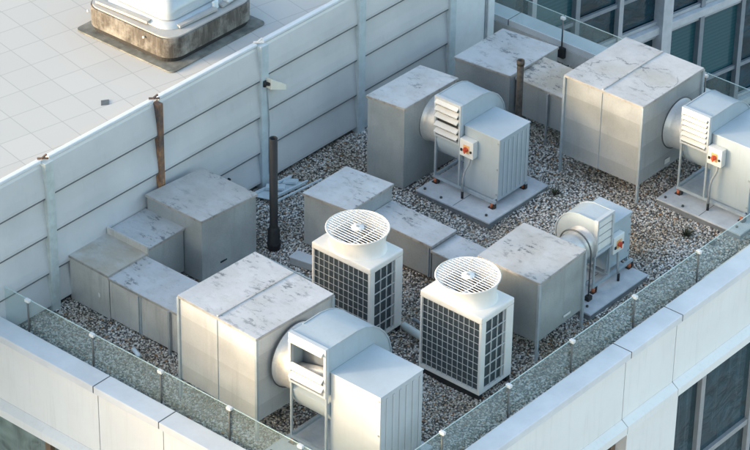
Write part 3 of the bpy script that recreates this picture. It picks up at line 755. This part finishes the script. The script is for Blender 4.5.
fan('largest fan at the near corner with most louvre blades missing', (3.44, -6.20), 0, W=.79, zt=2.36, zb=1.42, rcy=.62, rcz=1.38, R=.55, collar=.46, cw=1.08, cy0=.08, cy1=1.15, ctop=1.87, cbot=.30, pad=.12, blades=5, missing=(1, 2), switch=False, cab_mat='fan_paint_pale', ribs=6, recess=.30)
fan('small fan turned to face the parapet with closed white louvre', (4.55, .69), PI / 2, W=.48, zt=1.68, zb=.98, rcy=.27, rcz=1.12, R=.30, collar=.80, cw=.70, cy0=.06, cy1=.78, ctop=1.30, cbot=.36, blades=4, shut=True, ribs=4, base='hoop')
pad_('pad under the fan in the middle of the roof', -.08, 1.70, 1.28, 3.1, .15)
pad_('pad under the fan at the right edge', 3.52, 5.45, 4.08, 6.1, .15)
pad_('pad under the largest fan at the near corner', 3.25, 5.30, -6.75, -4.72, .12)
pad_('pad under the small fan turned to the parapet', 3.55, 4.95, .11, 1.86, .15)

# ------------------------------------------------------------------ condensers
def condenser(label, x0, y0):
    W, D, H, z0 = 1.34, .88, 1.73, .135
    x1, y1 = x0 + W, y0 + D
    t = thing('condenser_unit', label, 'air conditioner', (x0 + W / 2, y0 + D / 2, 0), 'white outdoor condensers')
    # corner posts, rails and top make the case
    c = MB(); p = .075
    c.box(x0, x0 + .035, y0, y0 + p, z0, H - .13, .004).box(x1 - .04, x1, y0, y0 + .13, z0, H - .13, .004)
    c.box(x1 - .05, x1, y1 - .20, y1, z0, H - .13, .004).box(x0, x0 + .05, y1 - p, y1, z0, H - .13, .004)
    c.box(x0 + .036, x1 - .041, y0 + .002, y0 + .05, z0, z0 + .07).box(x1 - .05, x1 - .002, y0 + .131, y1 - .201, z0, z0 + .07)
    c.build('case', M['ac_white'], t)
    MB().box(x0 + .04, x1 - .045, y0 + .045, y1 - .01, z0 + .02, H - .14).build('coil', M['coil'], t)
    MB().box(x0 - .008, x1 + .008, y0 - .008, y1 + .008, H - .13, H, .03).build('top_cover', M['ac_white'], t)
    g = MB(); r_ = .0075
    nx, nz = 11, 10
    for i in range(nx + 1):
        x = x0 + .045 + (W - .095) * i / nx; g.bar((x, y0 + .012, z0 + .07), (x, y0 + .012, H - .135), r_ * 1.3)
    for k in range(1, nz):
        z = z0 + .07 + (H - .135 - z0 - .07) * k / nz; g.bar((x0 + .036, y0 + .008, z), (x1 - .041, y0 + .008, z), r_)
    g.build('front_grille', M['grille'], t)
    g = MB(); ya, yb = y0 + .135, y1 - .205
    for i in range(1, 4):
        y = ya + (yb - ya) * (.30, .60, .88)[i - 1]; g.bar((x1 - .012, y, z0 + .07), (x1 - .012, y, H - .135), .022 if i == 3 else .016)
    for k in range(1, 6):
        z = z0 + .07 + (H - .135 - z0 - .07) * k / 6; g.bar((x1 - .008, ya, z), (x1 - .008, yb, z), .016)
    g.build('side_grille', M['grille'], t)
    for ya_, yb_ in ((y0 + .02, y0 + .10), (y1 - .10, y1 - .02)): MB().box(x0 + .02, x1 - .015, ya_, yb_, 0, z0 - .001).build('foot_rail', M['black'], t)
    cx, cy = x0 + W / 2, y0 + D / 2
    sh = MB(); sh.lathe([(.57, H - .005), (.545, H + .015), (.525, H + .06), (.515, H + .16), (.525, H + .26), (.55, H + .34), (.56, H + .36), (.55, H + .375), (.53, H + .37), (.47, H + .30), (.41, H + .20), (.40, H - .01)], (cx, cy, 0), 'z', 64)
    for v in sh.bm.verts:      # round rim, oval where it meets the narrow cover
        f = max(0.0, min(1.0, (H + .36 - v.co.z) / .34))
        if math.hypot(v.co.x - cx, v.co.y - cy) > .415 or f < .3:
            v.co.y = cy + (v.co.y - cy) * (1 - .17 * f)
    s = sh.build('fan_shroud', M['ac_white'], t)
    MB().lathe([(0.0, H + .002), (.42, H + .002)], (cx, cy, 0), 'z', 40).build('fan_well', M['coil'], s)
    fb = MB()
    for k in range(4):
        a = k * PI / 2 + .4; pts = []
        for j in range(7):
            rr = .07 + j * .05; aa = a + j * .09; pts.append((rr, aa))
        lo = [(cx + r0 * math.cos(a0 - .32), cy + r0 * math.sin(a0 - .32), H + .20) for r0, a0 in pts]
        hi = [(cx + r0 * math.cos(a0 + .32), cy + r0 * math.sin(a0 + .32), H + .12) for r0, a0 in pts]
        for j in range(6):
            v = [fb.bm.verts.new(q) for q in (lo[j], lo[j + 1], hi[j + 1], hi[j])]; fb.bm.faces.new(v)
    fb.lathe([(0, H + .24), (.08, H + .24), (.09, H + .1)], (cx, cy, 0), 'z', 20)
    o = fb.build('fan_blades', M['conduit'], s)
    sm = o.modifiers.new('thick', 'SOLIDIFY'); sm.thickness = .012
    gd = MB(); R = .545; zt = H + .375
    n = 17
    for i in range(n):
        d = -R + 2 * R * (i + .5) / n; hl = math.sqrt(R * R - d * d)
        gd.bar((cx - hl, cy + d, zt), (cx + hl, cy + d, zt), .0125, .010)
    for d in (-.27, .27): gd.bar((cx + d, cy - math.sqrt(R * R - d * d), zt - .012), (cx + d, cy + math.sqrt(R * R - d * d), zt - .012), .014)
    gd.lathe([(0, zt + .016), (.10, zt + .016), (.115, zt + .004), (.115, zt - .01)], (cx, cy, 0), 'z', 28)
    gd.lathe([(.555, zt + .012), (.57, zt), (.555, zt - .02), (.535, zt), (.555, zt + .012)], (cx, cy, 0), 'z', 64)
    gd.build('fan_guard', M['ac_white'], t)
    lp = MB(); lp.box(cx - .028, cx + .028, cy - .022, cy + .022, zt + .017, zt + .021); lp.build('badge', M['conduit'], t)
    return t
condenser('condenser beside the large bright box and nearer the barrier', 1.26, -3.21)
condenser('condenser nearer the right parapet and the square box on legs', 3.65, -3.11)

# ------------------------------------------------------------------ pipes and small things
def pipe(label, x, y, h, r, mat, sock=True):
    t = thing('vent_pipe', label, 'vent pipe', (x, y, 0), 'vent pipes rising from the gravel')
    m = MB(); m.lathe([(r, 0), (r, h), (r * .82, h), (r * .82, h - .3), (0, h - .3)], (x, y, 0), 'z', 24); m.build('pipe', M[mat], t)
    if sock:
        m = MB(); m.lathe([(r * 1.5, 0), (r * 1.5, .10), (r * 1.65, .11), (r * 1.65, .15), (r * 1.5, .17), (r * 1.45, .42), (r * 1.2, .47), (r * 1.01, .50)], (x, y, 0), 'z', 24); m.build('socket', M[mat], t)
    else:
        m = MB(); m.lathe([(r * 1.01, h - .10), (r * 1.13, h - .10), (r * 1.13, h - .015), (r * 1.01, h - .01)], (x, y, 0), 'z', 24); m.build('collar', M[mat], t)
    return t
pipe('tall black vent pipe with thick socket between the barrier and ducts', -.86, -1.87, 2.39, .078, 'black')
pipe('brown weathered vent pipe with open top beside the back boxes', .22, 4.02, 1.93, .068, 'rust_pipe', False)
t = thing('cable_tray', 'narrow dark and white tray crossing the gravel behind the large box', 'cable tray', (-.3, -2.3, 0))
MB().box(-1.35, .60, -2.42, -2.36, .03, .10).build('side_rail', M['pale_pipe'], t)
MB().box(-1.35, .60, -2.355, -2.29, .03, .07).build('tray', M['black'], t)
MB().box(-1.35, .60, -2.285, -2.26, .03, .09).build('side_rail', M['pale_pipe'], t)
t = thing('junction_box', 'long grey metal box lying on gravel beside the first condenser', 'box', (-.1, -1.9, 0))
MB().quadprism([(-.27, -2.10), (.36, -1.98), (.33, -1.74), (-.30, -1.86)], .04, .19, .012).build('body', M['conduit'], t)
MB().quadprism([(-.28, -2.11), (.37, -1.99), (.34, -1.73), (-.31, -1.85)], .191, .206).build('lid', M['fan_paint_pale'], t)
t = thing('drain_pipe', 'short white pipe lying between the two condensers', 'pipe', (2.85, -2.35, 0))
MB().tube([(2.62, -2.30, .10), (3.66, -2.42, .10)], .075, 14).build('pipe', M['pale_pipe'], t)
MB().tube([(2.60, -2.0, .08), (3.7, -2.12, .08)], .03, 10).build('thin_pipe', M['conduit'], t)
t = thing('parapet_pipe', 'pale pipe lying along the foot of the right parapet', 'pipe', (5.8, 4, 0))
MB().tube([(5.84, 2.40, .12), (5.84, 7.0, .12)], .085, 18).build('pipe', M['pale_pipe'], t)
t = thing('broken_tray', 'crumpled pale plastic tray lying below the third barrier post', 'debris', (-2.1, -.5, 0))
MB().quadprism([(-2.34, -.86), (-1.96, -.72), (-1.86, .16), (-2.22, .06)], .06, .075).build('tray_base', M['plastic'], t)
m = MB(); m.bar((-1.84, -.86, .10), (-1.70, .42, .12), .03).bar((-1.98, -.74, .10), (-1.86, .20, .12), .03).bar((-2.34, -.86, .10), (-2.2, .10, .12), .04)
m.bar((-2.3, -.5, .12), (-2.0, -.3, .14), .16, .05).bar((-2.2, -.1, .10), (-1.95, 0, .16), .14, .04); m.build('torn_edge', M['plastic'], t)
t = thing('plastic_bottle', 'crushed bluish bottle lying on gravel beside the low duct', 'bottle', (-.37, -6.0, 0))
MB().tube([(-.50, -5.96, .07), (-.47, -5.97, .075), (-.36, -6.01, .075), (-.27, -6.04, .07), (-.24, -6.05, .07)], [.02, .045, .04, .045, .018], 10).build('bottle_body', M['plastic'], t)
MB().tube([(-.24, -6.05, .07), (-.215, -6.058, .07)], .02, 8).build('cap', M['conduit'], t)
def weed(label, x, y, s, n):
    m = MB()
    for i in range(n):
        a = random.uniform(0, 2 * PI); r = random.uniform(.1, 1) * s; h = random.uniform(.15, .8) * s
        p = Vector((x + random.uniform(-.25, .25) * s, y + random.uniform(-.25, .25) * s, .03)); q = p + Vector((math.cos(a) * r, math.sin(a) * r, h))
        d = Vector((-math.sin(a), math.cos(a), 0)) * .009
        v = [m.bm.verts.new(w) for w in (p - d, p + d, q + d * .4, q - d * .4)]; m.bm.faces.new(v)
    m.build('weed', M['plant'], label=label, cat='weed', group='dry weeds in the gravel')
weed('dark dry weed on open gravel near the right parapet', 4.60, 3.56, .17, 90)
weed('dark dry weed behind the middle fan pad', 1.90, 3.05, .16, 80)
weed('dark dry weed against the pad at the right edge', 5.15, 3.62, .13, 60)

# ------------------------------------------------------------------ glass tower behind
tw = thing('glass_tower', 'blue glass tower with white floor bands rising beyond the back parapet', 'building', (-4.69, 16, 0))
TH = math.radians(80); P0 = Vector((-4.69, 16, 0)); D_ = Vector((math.cos(TH), math.sin(TH), 0)); N_ = Vector((math.sin(TH), -math.cos(TH), 0))
TX = Matrix(((D_.x, -N_.x, 0, P0.x), (D_.y, -N_.y, 0, P0.y), (0, 0, 1, 0), (0, 0, 0, 1)))   # local (s, depth, z)
def TB(m, name, mat, parent=tw): return m.build(name, M[mat], parent, xf=TX)
S0, S1 = -8.4, 9.8
vert = [-8.4, -7.0, -5.6, -4.2, -2.82, -1.41, 0.0, 1.36, 2.78, 4.2, 5.6, 7.0, 8.4, 9.8]
FH = 3.10
for f in range(-5, 3):
    zb_ = -4.05 + f * FH     # band centre
    m = MB(); m.poly([(S0, .02, zb_ + .13), (S0, -.16, zb_ + .09), (S0, -.16, zb_ - .10), (S0, .02, zb_ - .13)], (S1 - S0, 0, 0)); TB(m, 'floor_band', 'tower_white')
    m = MB(); m.box(S0, S1, -.05, .02, zb_ - .24, zb_ - .135).box(S0, S1, -.06, .02, zb_ + .135, zb_ + .22); TB(m, 'band_frame', 'tower_frame_pale')
    zl0, zl1, zt1 = zb_ + .22, zb_ + 1.06, zb_ + FH - .24
    m = MB(); m.box(S0, S1, -.04, .03, zl1 - .05, zl1 + .05); TB(m, 'transom', 'tower_frame')
    for i in range(len(vert) - 1):
        a, b = vert[i] + .07, vert[i + 1] - .07
        if abs(vert[i]) < .1: a = .17
        if abs(vert[i + 1]) < .1: b = -.17
        m = MB(); m.box(a, b, .05, .07, zl0, zl1 - .05); w = TB(m, 'window', 'win_far')
        bl = (f == -1 and i in (6, 7)) or (f, i) in ((0, 3), (1, 8), (-2, 4))
        m = MB(); m.box(a, b, .05, .07, zl1 + .05, zt1)
        w = TB(m, 'window', 'win_blind' if bl else 'win_far')
for i, s in enumerate(vert):
    m = MB()
    if s == 0.0: m.box(-.16, .16, -.26, .05, -20, 6); TB(m, 'pier', 'tower_white'); continue
    m.box(s - .068, s + .068, -.10, .05, -20, 6); TB(m, 'mullion', 'tower_frame_pale' if i in (3, 5) else 'tower_frame')
m = MB(); m.box(S0 - 3, S1 + 5, .10, 8, -40, 6.2); TB(m, 'wall', 'dark')

# ------------------------------------------------------------------ camera, light
cam = bpy.data.cameras.new('camera'); co = bpy.data.objects.new('camera', cam); COL.objects.link(co)
R3 = Matrix(((0.7606712961562232, -0.35848608718399294, 0.5411717883440729), (0.6489994169385724, 0.4028120471020767, -0.6454008146282644), (0.01337669680468029, 0.842158049302472, 0.53906482353948)))
co.matrix_world = Matrix.Translation((30.30562015, -36.14244562, 30.18763012)) @ R3.to_4x4()
cam.lens = 2990 / 750 * 36; cam.sensor_width = 36; cam.sensor_fit = 'HORIZONTAL'
cam.clip_start = 1; cam.clip_end = 2000
scn.camera = co

AZ = Vector((-.60, -.80, 0)).normalized(); EL = math.radians(8)
sd = Vector((AZ.x * math.cos(EL), AZ.y * math.cos(EL), math.sin(EL)))     # towards the sun
sun = bpy.data.lights.new('sun', 'SUN'); sun.energy = 0.72; sun.angle = math.radians(5); sun.color = (1.0, .93, .85)
so = bpy.data.objects.new('sun', sun); COL.objects.link(so)
so.rotation_euler = sd.to_track_quat('Z', 'Y').to_euler(); so.location = (-10, -20, 20)
w = bpy.data.worlds.new('World'); scn.world = w; w.use_nodes = True
nt = w.node_tree; bg = nt.nodes['Background']
sky = nt.nodes.new('ShaderNodeTexSky'); sky.sky_type = 'NISHITA'; sky.sun_disc = False
sky.sun_elevation = EL; sky.sun_rotation = math.atan2(sd.x, sd.y)
sky.air_density = 1.0; sky.dust_density = 3.3; sky.ozone_density = 0.9
nt.links.new(sky.outputs[0], bg.inputs[0]); bg.inputs[1].default_value = 0.15
scn.view_settings.view_transform = 'Standard'; scn.view_settings.look = 'None'
scn.view_settings.gamma = 1; scn.view_settings.use_curve_mapping = False
scn.view_settings.exposure = 2.32
